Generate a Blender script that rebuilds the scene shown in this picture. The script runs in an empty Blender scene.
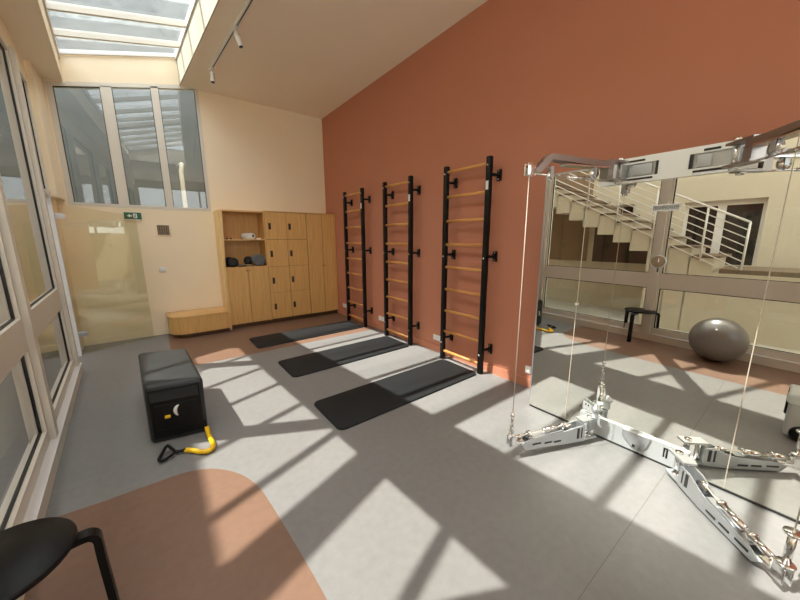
import bpy, bmesh, math, random
from mathutils import Vector, Matrix
random.seed(7)
SC = bpy.context.scene
COL = SC.collection
PI = math.pi

# ------------------------------------------------------------------ materials
def new_mat(name):
    m = bpy.data.materials.new(name); m.use_nodes = True
    nt = m.node_tree; b = nt.nodes['Principled BSDF']
    return m, nt, b

def rgb(r, g, b):   # sRGB 0-255 to linear
    f = lambda c: (c/255/12.92) if c/255 <= .04045 else ((c/255+.055)/1.055)**2.4
    return (f(r), f(g), f(b), 1)

def plain(name, col, rough=.5, metal=0., scale=30., amp=.08, bump=0., spec=.5, coords='Object'):
    m, nt, b = new_mat(name)
    tc = nt.nodes.new('ShaderNodeTexCoord'); nz = nt.nodes.new('ShaderNodeTexNoise')
    nz.inputs['Scale'].default_value = scale; nz.inputs['Detail'].default_value = 5
    nt.links.new(tc.outputs[coords], nz.inputs['Vector'])
    mr = nt.nodes.new('ShaderNodeMapRange')
    mr.inputs['To Min'].default_value = 1-amp; mr.inputs['To Max'].default_value = 1+amp
    nt.links.new(nz.outputs['Fac'], mr.inputs['Value'])
    mx = nt.nodes.new('ShaderNodeMix'); mx.data_type = 'RGBA'; mx.blend_type = 'MULTIPLY'
    mx.inputs['Factor'].default_value = 1
    mx.inputs['A'].default_value = col
    nt.links.new(mr.outputs['Result'], mx.inputs['B'])
    nt.links.new(mx.outputs['Result'], b.inputs['Base Color'])
    b.inputs['Roughness'].default_value = rough; b.inputs['Metallic'].default_value = metal
    b.inputs['Specular IOR Level'].default_value = spec
    if bump:
        bp = nt.nodes.new('ShaderNodeBump'); bp.inputs['Strength'].default_value = bump
        bp.inputs['Distance'].default_value = .004
        nt.links.new(nz.outputs['Fac'], bp.inputs['Height']); nt.links.new(bp.outputs['Normal'], b.inputs['Normal'])
    return m

def resin(name, col, fleck=.25):
    m, nt, b = new_mat(name)
    tc = nt.nodes.new('ShaderNodeTexCoord')
    n1 = nt.nodes.new('ShaderNodeTexNoise'); n1.inputs['Scale'].default_value = 1.7; n1.inputs['Detail'].default_value = 6
    n2 = nt.nodes.new('ShaderNodeTexVoronoi'); n2.inputs['Scale'].default_value = 70
    n3 = nt.nodes.new('ShaderNodeTexNoise'); n3.inputs['Scale'].default_value = 22; n3.inputs['Detail'].default_value = 8
    for n in (n1, n2, n3): nt.links.new(tc.outputs['Object'], n.inputs['Vector'])
    r1 = nt.nodes.new('ShaderNodeMapRange'); r1.inputs['To Min'].default_value = .9; r1.inputs['To Max'].default_value = 1.08
    nt.links.new(n1.outputs['Fac'], r1.inputs['Value'])
    r2 = nt.nodes.new('ShaderNodeValToRGB'); r2.color_ramp.elements[0].position = .05; r2.color_ramp.elements[1].position = .13
    r2.color_ramp.elements[0].color = (1-fleck, 1-fleck, 1-fleck, 1)
    nt.links.new(n2.outputs['Distance'], r2.inputs['Fac'])
    r3 = nt.nodes.new('ShaderNodeMapRange'); r3.inputs['To Min'].default_value = .86; r3.inputs['To Max'].default_value = 1.12
    nt.links.new(n3.outputs['Fac'], r3.inputs['Value'])
    last = None
    for i, s in enumerate((r1.outputs['Result'], r2.outputs['Color'], r3.outputs['Result'])):
        mx = nt.nodes.new('ShaderNodeMix'); mx.data_type = 'RGBA'; mx.blend_type = 'MULTIPLY'; mx.inputs['Factor'].default_value = 1
        if last is None: mx.inputs['A'].default_value = col
        else: nt.links.new(last, mx.inputs['A'])
        nt.links.new(s, mx.inputs['B']); last = mx.outputs['Result']
    nt.links.new(last, b.inputs['Base Color'])
    b.inputs['Roughness'].default_value = .42; b.inputs['Specular IOR Level'].default_value = .35
    return m

def wood(name, c1, c2, scale=1., rough=.45, axis='Z'):
    m, nt, b = new_mat(name)
    tc = nt.nodes.new('ShaderNodeTexCoord'); mp = nt.nodes.new('ShaderNodeMapping')
    s = {'Z': (28, 28, 1.6), 'X': (1.6, 28, 28), 'Y': (28, 1.6, 28)}[axis]
    mp.inputs['Scale'].default_value = [q*scale for q in s]
    nz = nt.nodes.new('ShaderNodeTexNoise'); nz.inputs['Scale'].default_value = 1.6; nz.inputs['Detail'].default_value = 7; nz.inputs['Distortion'].default_value = .6
    nt.links.new(tc.outputs['Object'], mp.inputs['Vector']); nt.links.new(mp.outputs['Vector'], nz.inputs['Vector'])
    cr = nt.nodes.new('ShaderNodeValToRGB')
    cr.color_ramp.elements[0].position = .3; cr.color_ramp.elements[0].color = c1
    cr.color_ramp.elements[1].position = .7; cr.color_ramp.elements[1].color = c2
    nt.links.new(nz.outputs['Fac'], cr.inputs['Fac']); nt.links.new(cr.outputs['Color'], b.inputs['Base Color'])
    b.inputs['Roughness'].default_value = rough
    return m

def glass(name, tint=(1, 1, 1, 1), refl=1.0, dirt=0., dirtcol=(.8, .85, .84, 1), bands=None, ior=1.5):
    """thin architectural pane: light passes straight through, Fresnel reflection on top, optional film of dirt"""
    m = bpy.data.materials.new(name); m.use_nodes = True; nt = m.node_tree; nt.nodes.clear()
    out = nt.nodes.new('ShaderNodeOutputMaterial')
    tr = nt.nodes.new('ShaderNodeBsdfTransparent'); tr.inputs['Color'].default_value = tint
    gl = nt.nodes.new('ShaderNodeBsdfGlossy'); gl.inputs['Roughness'].default_value = 0.0
    ge = nt.nodes.new('ShaderNodeNewGeometry'); dt = nt.nodes.new('ShaderNodeVectorMath'); dt.operation = 'DOT_PRODUCT'
    nt.links.new(ge.outputs['Normal'], dt.inputs[0]); nt.links.new(ge.outputs['Incoming'], dt.inputs[1])
    def math_node(op, a, b2=None):
        n = nt.nodes.new('ShaderNodeMath'); n.operation = op
        for i, v in enumerate((a, b2)):
            if v is None: continue
            if isinstance(v, (int, float)): n.inputs[i].default_value = v
            else: nt.links.new(v, n.inputs[i])
        return n.outputs['Value']
    # Schlick's Fresnel term, the same from both faces of the pane
    f0 = ((ior-1)/(ior+1))**2
    c1 = math_node('SUBTRACT', 1., math_node('ABSOLUTE', dt.outputs['Value']))
    fz = math_node('ADD', math_node('MULTIPLY', math_node('POWER', c1, 5.), 1-f0), f0)
    mul = nt.nodes.new('ShaderNodeMath'); mul.operation = 'MULTIPLY'; mul.inputs[1].default_value = refl; mul.use_clamp = True
    nt.links.new(fz, mul.inputs[0])
    mx = nt.nodes.new('ShaderNodeMixShader')
    nt.links.new(mul.outputs['Value'], mx.inputs['Fac']); nt.links.new(tr.outputs['BSDF'], mx.inputs[1]); nt.links.new(gl.outputs['BSDF'], mx.inputs[2])
    last = mx.outputs['Shader']
    if dirt:
        tc = nt.nodes.new('ShaderNodeTexCoord'); nz = nt.nodes.new('ShaderNodeTexNoise')
        nz.inputs['Scale'].default_value = 9; nz.inputs['Detail'].default_value = 8; nz.inputs['Roughness'].default_value = .7
        nt.links.new(tc.outputs['Object'], nz.inputs['Vector'])
        mr = nt.nodes.new('ShaderNodeMapRange'); mr.inputs['From Min'].default_value = .35; mr.inputs['From Max'].default_value = .7
        mr.inputs['To Min'].default_value = dirt*.35; mr.inputs['To Max'].default_value = dirt*1.3
        nt.links.new(nz.outputs['Fac'], mr.inputs['Value'])
        df = nt.nodes.new('ShaderNodeBsdfTranslucent'); df.inputs['Color'].default_value = dirtcol
        d2 = nt.nodes.new('ShaderNodeMixShader')
        nt.links.new(mr.outputs['Result'], d2.inputs['Fac']); nt.links.new(last, d2.inputs[1]); nt.links.new(df.outputs['BSDF'], d2.inputs[2])
        last = d2.outputs['Shader']
    nt.links.new(last, out.inputs['Surface'])
    return m

M = {}
M['grey_resin'] = resin('grey_resin', (.212, .211, .208, 1))
M['brown_resin'] = resin('brown_resin', (.20, .118, .080, 1), .12)
M['cream'] = plain('cream_paint', (.88, .755, .56, 1), .75, scale=3, amp=.03, spec=.2)
M['ceiling'] = plain('ceiling_paint', (.91, .81, .66, 1), .85, scale=2, amp=.03, spec=.2)
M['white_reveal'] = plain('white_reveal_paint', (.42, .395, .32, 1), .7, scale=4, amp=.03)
M['terracotta'] = plain('terracotta_paint', (.52, .212, .132, 1), .62, scale=2.2, amp=.05, spec=.3)
M['alu'] = plain('beige_coated_aluminium', (.66, .62, .53, 1), .4, scale=5, amp=.03)
M['alu_sill'] = plain('pale_sill', (.66, .64, .62, 1), .35, scale=6, amp=.04)
M['post'] = plain('pale_grey_post', (.58, .58, .57, 1), .4, scale=6, amp=.03)
M['gasket'] = plain('black_rubber_gasket', (.008, .008, .008, 1), .5, amp=.1)
M['pane'] = glass('window_glass', (.965, .975, .955, 1), 2.6)
M['back_pane'] = glass('grey_window_glass', (.74, .76, .72, 1), 3.0)
M['sky_pane'] = glass('skylight_glass', (.95, .97, .965, 1), 1.0, dirt=.04)
M['sky_strip'] = glass('dirty_skylight_glass', (.93, .95, .95, 1), .6, dirt=.10, dirtcol=(.9, .95, .95, 1))
M['door_pane'] = glass('green_tinted_glass', (.975, .985, .925, 1), 2.4)
M['oak'] = wood('oak_veneer', rgb(205, 158, 92), rgb(222, 178, 112))
M['oak_lit'] = wood('lit_oak', rgb(222, 184, 118), rgb(236, 204, 146))  # paler copy of the oak: light on the side panel put into colour
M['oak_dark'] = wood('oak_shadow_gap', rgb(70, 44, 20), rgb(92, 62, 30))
M['oak_top'] = wood('oak_bench_top', rgb(205, 160, 98), rgb(224, 182, 122), axis='X')
M['rung'] = wood('beech_rung', rgb(196, 132, 66), rgb(222, 164, 96), axis='Y', rough=.35)
M['black_steel'] = plain('black_powder_coated_steel', (.006, .006, .006, 1), .45, amp=.15, spec=.25)
M['bolt'] = plain('zinc_bolt', (.75, .75, .76, 1), .25, 1., amp=.05)
M['sticker'] = plain('white_sticker', (.8, .8, .8, 1), .5, amp=.02)
M['rubber_mat'] = plain('black_foam_mat', (.019, .0205, .0215, 1), .6, scale=120, amp=.3, bump=.3, spec=.12)
M['vinyl'] = plain('black_vinyl', (.020, .0225, .0235, 1), .48, scale=40, amp=.2, bump=.08, spec=.4)
M['yellow'] = plain('yellow_rubber', rgb(236, 190, 22), .4, scale=50, amp=.08)
M['black_plastic'] = plain('black_plastic', (.007, .007, .007, 1), .4, amp=.1, spec=.2)
M['stool_black'] = plain('black_stained_birch', (.008, .008, .008, 1), .4, scale=90, amp=.25, spec=.2)
M['white_plastic'] = plain('white_plastic', (.78, .77, .74, 1), .4, amp=.02)
M['mirror'] = None
M['chrome'] = plain('chrome', (.80, .80, .80, 1), .10, 1., amp=.03, scale=8)
M['cast'] = plain('silver_grey_casting', (.50, .52, .535, 1), .32, .75, amp=.04, scale=14)
M['beam_grey'] = plain('pale_grey_beam', (.50, .53, .54, 1), .35, .3, amp=.02)
M['beam_pale'] = plain('skylit_beam', (.86, .89, .87, 1), .3, .0, amp=.02)  # top beam whiter than the base beam: sky light put into its colour
M['arm_satin'] = plain('satin_steel', (.36, .33, .30, 1), .33, 1., amp=.04)
M['dark_slot'] = plain('dark_recess', (.02, .02, .02, 1), .4, amp=.1)
M['cable'] = plain('pale_cable', (.50, .43, .35, 1), .4, .0, amp=.05)
M['ball'] = plain('grey_vinyl_ball', (.19, .18, .165, 1), .28, scale=5, amp=.08, spec=.6)
M['green'] = plain('exit_sign_green', rgb(0, 92, 60), .4, amp=.03)
M['grille'] = plain('brown_vent_grille', rgb(128, 108, 82), .5, amp=.06)
M['ext_wall'] = plain('courtyard_render', (.62, .56, .42, 1), .85, scale=6, amp=.05)
M['ext_tread'] = plain('stone_tread', (.20, .145, .09, 1), .7, scale=14, amp=.1)
M['ext_white'] = plain('white_metal_rail', (.78, .76, .70, 1), .4, amp=.03)
M['ext_dark'] = plain('dark_door_glass', (.022, .021, .018, 1), .12, amp=.1)
M['ext_brown'] = plain('dark_brown_panel', (.05, .036, .022, 1), .5, amp=.1)
M['ext_floor'] = plain('courtyard_paving', (.50, .47, .38, 1), .8, scale=9, amp=.08)
M['ext_pale'] = plain('white_bounce_ground', (.86, .82, .74, 1), .8, scale=4, amp=.05)  # very white, for the added ground that throws sun onto the ceiling
M['ext_roof'] = plain('grey_cladding', (.15, .17, .175, 1), .6, scale=3, amp=.35)
M['grey_shell'] = plain('grey_shell_plastic', (.42, .43, .42, 1), .4, amp=.03)
M['pale_shell'] = plain('pale_shell_plastic', (.62, .68, .67, 1), .4, amp=.03)
M['grey_cloth'] = plain('grey_marl_cloth', (.24, .25, .26, 1), .9, scale=60, amp=.7, bump=.4)
M['dark_cloth'] = plain('charcoal_foam', (.018, .018, .02, 1), .7, scale=60, amp=.3)
M['tan_cloth'] = plain('tan_cloth', (.28, .19, .11, 1), .9, scale=60, amp=.2)
M['paper'] = plain('white_paper', (.78, .77, .74, 1), .8, scale=60, amp=.04)
M['ink'] = plain('dark_ink', (.03, .03, .03, 1), .5, amp=.05)
mm, nt, b = new_mat('mirror_silver')
b.inputs['Metallic'].default_value = 1; b.inputs['Roughness'].default_value = 0.0
nz = nt.nodes.new('ShaderNodeTexNoise'); nz.inputs['Scale'].default_value = 1.1; tcn = nt.nodes.new('ShaderNodeTexCoord')
nt.links.new(tcn.outputs['Object'], nz.inputs['Vector'])
cr = nt.nodes.new('ShaderNodeValToRGB'); cr.color_ramp.elements[0].color = (.80, .80, .745, 1); cr.color_ramp.elements[1].color = (.83, .83, .775, 1)
nt.links.new(nz.outputs['Fac'], cr.inputs['Fac']); nt.links.new(cr.outputs['Color'], b.inputs['Base Color'])
M['mirror'] = mm

# ------------------------------------------------------------------ mesh builder
def pieces_of(bm):
    seen = set(); isl = []
    for v in bm.verts:
        if v in seen: continue
        st = [v]; seen.add(v); grp = []
        while st:
            q = st.pop(); grp.append(q)
            for e in q.link_edges:
                w = e.other_vert(q)
                if w not in seen: seen.add(w); st.append(w)
        isl.append(grp)
    if len(isl) < 2 or len(isl) > 60: return isl[:1]
    bb = []
    for g in isl:
        lo = [min(v.co[i] for v in g) for i in range(3)]; hi = [max(v.co[i] for v in g) for i in range(3)]
        bb.append((lo, hi, max(hi[i]-lo[i] for i in range(3))))
    par = list(range(len(isl)))
    def fnd(i):
        while par[i] != i: i = par[i]
        return i
    for i in range(len(isl)):
        for j in range(i):
            a, b = bb[i], bb[j]
            d = math.sqrt(sum(max(0, a[0][k]-b[1][k], b[0][k]-a[1][k])**2 for k in range(3)))
            if d <= max(.02, .5*max(a[2], b[2])): par[fnd(i)] = fnd(j)
    out = {}
    for i, g in enumerate(isl): out.setdefault(fnd(i), []).extend(g)
    return list(out.values())

class MB:
    def __init__(self, T=None): self.bm = bmesh.new(); self.T = T; self.mi = 0
    def _put(self, vs, fs, smooth=False):
        bv = []
        for v in vs:
            p = Vector(v)
            if self.T: p = self.T(p)
            bv.append(self.bm.verts.new(p))
        for f in fs:
            try:
                fc = self.bm.faces.new([bv[i] for i in f]); fc.smooth = smooth; fc.material_index = self.mi
            except ValueError: pass
        return bv
    def box(self, x0, x1, y0, y1, z0, z1, bev=0.):
        if bev <= 0:
            vs = [(x, y, z) for x in (x0, x1) for y in (y0, y1) for z in (z0, z1)]
            fs = [(0, 1, 3, 2), (4, 6, 7, 5), (0, 4, 5, 1), (2, 3, 7, 6), (0, 2, 6, 4), (1, 5, 7, 3)]
            self._put(vs, fs); return self
        t = bmesh.new(); bmesh.ops.create_cube(t, size=1)
        for v in t.verts:
            v.co = Vector(((x0+x1)/2+v.co.x*(x1-x0), (y0+y1)/2+v.co.y*(y1-y0), (z0+z1)/2+v.co.z*(z1-z0)))
        bmesh.ops.bevel(t, geom=list(t.edges), offset=bev, segments=3, affect='EDGES', profile=.5)
        self._merge(t, True); return self
    def _merge(self, t, smooth=False):
        t.verts.index_update()
        vs = [v.co.copy() for v in t.verts]; fs = [[v.index for v in f.verts] for f in t.faces]
        self._put(vs, fs, smooth); t.free()
    def prism(self, pts, lo, hi, axis='z', bev=0.):
        """polygon pts in the plane across axis, extruded lo..hi"""
        def P(a, b, c): return {'z': (a, b, c), 'x': (c, a, b), 'y': (a, c, b)}[axis]
        n = len(pts)
        vs = [P(a, b, lo) for a, b in pts]+[P(a, b, hi) for a, b in pts]
        fs = [list(range(n))[::-1], list(range(n, 2*n))]+[(i, (i+1) % n, n+(i+1) % n, n+i) for i in range(n)]
        if bev:
            t = bmesh.new(); bv = [t.verts.new(v) for v in vs]
            for f in fs: t.faces.new([bv[i] for i in f])
            bmesh.ops.recalc_face_normals(t, faces=t.faces)
            ed = [e for e in t.edges if e.calc_face_angle(0) > .5]
            bmesh.ops.bevel(t, geom=ed, offset=bev, segments=2, affect='EDGES', profile=.5)
            self._merge(t, True)
        else: self._put(vs, fs)
        return self
    def tube(self, path, r, n=10, closed=False, cap=True, smooth=True):
        path = [Vector(p) for p in path]; m = len(path)
        rs = r if isinstance(r, (list, tuple)) else [r]*m
        vs = []; prev = None
        for i, p in enumerate(path):
            if closed: d = path[(i+1) % m]-path[i-1]
            else: d = path[min(i+1, m-1)]-path[max(i-1, 0)]
            d.normalize()
            if prev is None:
                a = Vector((0, 0, 1)) if abs(d.z) < .9 else Vector((1, 0, 0))
                u = d.cross(a).normalized()
            else:
                u = (prev-d*prev.dot(d)).normalized()
            prev = u; w = d.cross(u)
            for k in range(n):
                t = 2*PI*k/n; vs.append(p+(u*math.cos(t)+w*math.sin(t))*rs[i])
        fs = []
        for i in range(m if closed else m-1):
            for k in range(n):
                a = i*n+k; b2 = i*n+(k+1) % n; c = ((i+1) % m)*n+(k+1) % n; d2 = ((i+1) % m)*n+k
                fs.append((a, b2, c, d2))
        if cap and not closed: fs += [tuple(range(n))[::-1], tuple(range((m-1)*n, m*n))]
        self._put(vs, fs, smooth); return self
    def cyl(self, p0, p1, r0, r1=None, n=20): return self.tube([p0, p1], [r0, r0 if r1 is None else r1], n)
    def lathe(self, prof, c=(0, 0, 0), axis=(0, 0, 1), n=28):
        ax = Vector(axis).normalized(); c = Vector(c)
        a = Vector((0, 0, 1)) if abs(ax.z) < .9 else Vector((1, 0, 0))
        u = ax.cross(a).normalized(); w = ax.cross(u); vs = []; fs = []
        for r, h in prof:
            for k in range(n):
                t = 2*PI*k/n; vs.append(c+ax*h+(u*math.cos(t)+w*math.sin(t))*max(r, 1e-4))
        for i in range(len(prof)-1):
            for k in range(n): fs.append((i*n+k, i*n+(k+1) % n, (i+1)*n+(k+1) % n, (i+1)*n+k))
        fs += [tuple(range(n))[::-1], tuple(range((len(prof)-1)*n, len(prof)*n))]
        self._put(vs, fs, True); return self
    def sphere(self, c, r, n=24, sc=(1, 1, 1)):
        m = n//2; vs = []; fs = []
        for i in range(m+1):
            th = PI*i/m
            for k in range(n):
                ph = 2*PI*k/n
                vs.append((c[0]+r*sc[0]*math.sin(th)*math.cos(ph), c[1]+r*sc[1]*math.sin(th)*math.sin(ph), c[2]+r*sc[2]*math.cos(th)))
        for i in range(m):
            for k in range(n): fs.append((i*n+k, i*n+(k+1) % n, (i+1)*n+(k+1) % n, (i+1)*n+k))
        self._put(vs, fs, True); return self
    def bar(self, p0, p1, w, h, up=(0, 0, 1)):
        """rectangular bar along p0-p1, w across, h along up"""
        p0 = Vector(p0); p1 = Vector(p1); d = (p1-p0).normalized(); s = d.cross(Vector(up)).normalized(); u = s.cross(d).normalized()
        vs = [q+s*a*w/2+u*b2*h/2 for q in (p0, p1) for a, b2 in ((-1, -1), (1, -1), (1, 1), (-1, 1))]
        fs = [(3, 2, 1, 0), (4, 5, 6, 7)]+[(i, (i+1) % 4, 4+(i+1) % 4, 4+i) for i in range(4)]
        self._put(vs, fs); return self
    def build(self, name, mats, parent=None, **kw):
        bmesh.ops.remove_doubles(self.bm, verts=self.bm.verts, dist=1e-5)
        bmesh.ops.recalc_face_normals(self.bm, faces=self.bm.faces)
        if parent is not None and 'kind' not in parent.keys():
            grp = pieces_of(self.bm)
            if len(grp) > 1:                       # far-apart pieces become parts of their own
                first = None
                for g in grp:
                    sub = MB(); sub.bm.free(); sub.bm = bmesh.new(); mp = {}
                    for v in g: mp[v] = sub.bm.verts.new(v.co)
                    for f in self.bm.faces:
                        if f.verts[0] in mp:
                            nf = sub.bm.faces.new([mp[v] for v in f.verts]); nf.smooth = f.smooth; nf.material_index = f.material_index
                    o = sub.build(name, mats, parent, **kw); first = first or o
                self.bm.free(); return first
        off = Vector((0, 0, 0)); q = parent
        while q is not None: off += q.location; q = q.parent
        for v in self.bm.verts: v.co -= off
        me = bpy.data.meshes.new(name); self.bm.to_mesh(me); self.bm.free()
        for m in (mats if isinstance(mats, list) else [mats]): me.materials.append(m)
        o = bpy.data.objects.new(name, me); COL.objects.link(o)
        if parent is not None: o.parent = parent
        for k, v in kw.items(): o[k] = v
        return o

def tag(o, label=None, cat=None, group=None, kind=None):
    if label: o['label'] = label
    if cat: o['category'] = cat
    if group: o['group'] = group
    if kind: o['kind'] = kind
    return o
def thing(name, loc, label, cat, group=None):
    o = bpy.data.objects.new(name, None); COL.objects.link(o); o.location = loc; o.empty_display_size = .1
    return tag(o, label, cat, group)
def struct(mb, name, mats, parent=None):
    o = mb.build(name, mats, parent); o['kind'] = 'structure'; return o
def struct_root(name, loc):
    o = bpy.data.objects.new(name, None); COL.objects.link(o); o.location = loc; o['kind'] = 'structure'; o.empty_display_size = .1
    return o
def copy_tree(o, parent=None):
    c = o.copy(); COL.objects.link(c)
    if parent is not None: c.parent = parent
    for ch in list(o.children): copy_tree(ch, c)
    return c
def text_mesh(txt, size, name, mat, parent, at, right, up, depth=.001, sx=1.):
    cu = bpy.data.curves.new('lettering', 'FONT'); cu.body = txt; cu.size = size; cu.align_x = 'CENTER'; cu.align_y = 'CENTER'; cu.extrude = depth
    t = bpy.data.objects.new('lettering', cu); COL.objects.link(t)
    dg = bpy.context.evaluated_depsgraph_get(); me = bpy.data.meshes.new_from_object(t.evaluated_get(dg))
    bpy.data.objects.remove(t)
    r = Vector(right).normalized(); u = Vector(up).normalized(); n = r.cross(u)
    off = Vector((0, 0, 0)); q = parent
    while q is not None: off += q.location; q = q.parent
    for v in me.vertices: v.co = Vector(at)-off+r*v.co.x*sx+u*v.co.y+n*v.co.z
    me.name = name; me.materials.clear(); me.materials.append(mat)
    o = bpy.data.objects.new(name, me); COL.objects.link(o); o.parent = parent
    return o

# ------------------------------------------------------------------ key dimensions
XW = 2.89; YB = 6.26; ZC = 3.80; YF = -3.2           # terracotta wall, back wall, ceiling, wall behind
FX = lambda y: -.538-.066*y                           # room face of the glazed side wall
_u = Vector((-.066, 1, 0)).normalized(); _n = Vector((_u.y, -_u.x, 0))
def TL(p):                                            # x = distance into the room, y = position along the glazed wall
    y = p.y
    return Vector((FX(y), y, 0))+_n*p.x+Vector((0, 0, p.z))
SKL = lambda y: -.69+.075*(YB-y)                      # skylight opening, two sides
SKR = lambda y: .61+.08*(YB-y)
GZ = lambda x: 3.833+.2673*(x+.70)                    # slope of the skylight glazing
SKY0 = .45                                            # near end of the skylight

# ------------------------------------------------------------------ setting
f = MB()
f.box(-1.02, 2.95, YF, YB+.0, -.12, 0)
f.mi = 1
near = [(FX(2.35), 2.35), (-.42, 2.33), (-.08, 2.325), (.07, 2.29), (.18, 2.21), (.28, 2.07), (.34, 1.90), (.365, 1.70), (.39, 1.38), (.41, 1.0), (.43, .2), (.40, -.9), (FX(-.9), -.9)]
far = [(.02, YB), (.02, 5.3), (.05, 4.75), (.11, 4.52), (.22, 4.43), (.40, 4.405), (2.89, 4.405), (2.89, YB)]
def soften(P, i0, i1, n=6):
    out = list(P[:i0])
    for i in range(i0, i1):
        p0, p1, p2, p3 = P[i-1], P[i], P[i+1], P[min(i+2, len(P)-1)]
        for k in range(n):
            t = k/n
            out.append(tuple(.5*(2*p1[c]+(-p0[c]+p2[c])*t+(2*p0[c]-5*p1[c]+4*p2[c]-p3[c])*t*t+(-p0[c]+3*p1[c]-3*p2[c]+p3[c])*t**3) for c in (0, 1)))
    return out+list(P[i1:])
near = soften(near, 2, 9); far = soften(far, 1, 5)
for poly in (near, far):
    f._put([(a, b2, .0006) for a, b2 in poly], [tuple(range(len(poly)))])
f.mi = 2
f._put([(a, b2, .0007) for a, b2 in ((.47, .405), (2.55, .392), (2.55, .396), (.47, .409))], [(0, 1, 2, 3)])
floor = struct(f, 'floor', [M['grey_resin'], M['brown_resin'], plain('floor_joint', (.15, .14, .13, 1), .6)])

# back wall with a trapezoid window opening
WX0, WX1, WZ0 = -.845, .835, 1.965
wtop = lambda x: 3.475+.2455*(x+.85)
b_ = MB()
b_.box(-1.0, 3.1, YB, YB+.18, -.1, WZ0)
b_.box(WX1, 3.1, YB, YB+.18, WZ0, 4.22)
b_.box(-1.0, WX0, YB, YB+.18, WZ0, 3.79)
b_.prism([(WX0, wtop(WX0)), (WX1, min(wtop(WX1), 3.86)), (WX1, 4.23), (WX0, 3.79)], YB, YB+.18, 'y')
struct(b_, 'wall_back', M['cream'])
r_ = MB(); r_.box(XW, XW+.2, YF-.2, YB+.18, -.1, 4.3)
struct(r_, 'wall_right', M['terracotta'])
w_ = MB(); w_.box(-1.4, -.25, YF-.2, YF, -.1, 4.3); w_.box(2.75, 3.1, YF-.2, YF, -.1, 4.3); w_.box(-.25, 2.75, YF-.2, YF, -.1, 1.7); w_.box(-.25, 2.75, YF-.2, YF, 3.5, 4.3)
w10 = struct_root('window_10', (1.25, YF-.05, 1.7))  # unseen high window, added to brighten the walls and ceiling
m = MB()
for x in (-.25, .72, 1.72, 2.69): m.box(x, x+.06, YF-.12, YF-.04, 1.7, 3.5)
m.box(-.25, 2.75, YF-.12, YF-.04, 1.7, 1.76); m.box(-.25, 2.75, YF-.12, YF-.04, 3.44, 3.5); m.build('frame', M['alu'], w10)
for xa_ in (-.19, .78, 1.78):
    m = MB(); m._put([(xa_, YF-.08, 1.76), (xa_+.94, YF-.08, 1.76), (xa_+.94, YF-.08, 3.44), (xa_, YF-.08, 3.44)], [(0, 1, 2, 3)]); m.build('pane', M['pane'], w10)
fg = MB(); fg.box(-9, 14, -24, YF-.2, -.3, -.1); struct(fg, 'floor_bounce', M['ext_pale'])  # unseen pale ground, added to bounce sun up through the added window
struct(w_, 'wall_front', M['cream'])

# ceiling: flat field, lower strip by the glazing, caps at both ends of the skylight
c_ = MB()
c_.prism([(SKR(YB), YB), (SKR(SKY0), SKY0), (SKR(SKY0), YF), (XW, YF), (XW, YB)], ZC, 4.16)
c_.prism([(SKL(YB), YB), (FX(YB)-.02, YB), (FX(YF)-.02, YF), (SKL(SKY0), YF), (SKL(SKY0), SKY0)], 3.51, 3.815)
c_.prism([(SKL(SKY0), SKY0), (SKL(SKY0), YF), (SKR(SKY0), YF), (SKR(SKY0), SKY0)], 3.72, 4.15)
struct(c_, 'ceiling', M['ceiling'])
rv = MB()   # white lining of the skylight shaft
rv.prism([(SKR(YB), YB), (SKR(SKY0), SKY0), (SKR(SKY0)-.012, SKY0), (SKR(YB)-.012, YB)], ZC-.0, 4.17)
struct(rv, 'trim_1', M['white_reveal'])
rl = MB()
rl.prism([(SKL(YB), YB-.01), (SKL(SKY0), SKY0), (SKL(SKY0)+.012, SKY0), (SKL(YB)+.012, YB-.01)], 3.51, 3.82)
struct(rl, 'trim_2', M['cream'])

# skylight = window_1: rafters, panes, each a part
sk = struct_root('window_1', (0, 2.7, 3.84))
def rafter(y0, slope, w, h, name='rafter'):
    m = MB(); xa, xb = -.72, .70+.06*(YB-y0)*.5
    xb = SKR(y0)+.0; xa = SKL(y0)-.02
    ya, yb = y0+slope*xa, y0+slope*xb
    vs = []
    for x, y in ((xa, ya), (xb, yb)):
        for dy, dz in ((-w/2, -h), (w/2, -h), (w/2, .03), (-w/2, .03)): vs.append((x, y+dy, GZ(x)+dz))
    m._put(vs, [(0, 1, 2, 3)[::-1], (4, 5, 6, 7)]+[(i, (i+1) % 4, 4+(i+1) % 4, 4+i) for i in range(4)])
    return m.build(name, M['alu'], sk)
raf = [(5.79, .13, .038), (5.24, .12, .038), (4.57, .10, .042), (3.89, .08, .05), (3.34, .07, .05), (2.84, .07, .22), (2.23, .07, .055), (1.68, .07, .05), (1.12, .07, .05)]
for y0, s, w in raf: rafter(y0, s, w, .04)
ed = MB()
for fn, s in ((SKL, -1), (SKR, 1)):
    vs = []
    for y in (YB, SKY0):
        x = fn(y)
        for dx, dz in ((s*.06, -.05), (-s*.03, -.05), (-s*.03, .04), (s*.06, .04)): vs.append((x+dx, y, GZ(x)+dz))
    ed._put(vs, [(3, 2, 1, 0), (4, 5, 6, 7)]+[(i, (i+1) % 4, 4+(i+1) % 4, 4+i) for i in range(4)])
for y in (YB-.02, SKY0+.02):
    xa, xb = SKL(y), SKR(y)
    ed.bar((xa, y, GZ(xa)+.01), (xb, y, GZ(xb)+.01), .03, .05)
ed.build('edge_frame', M['alu_sill'], sk)
ys = [YB]+[r[0] for r in raf]+[SKY0]
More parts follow.
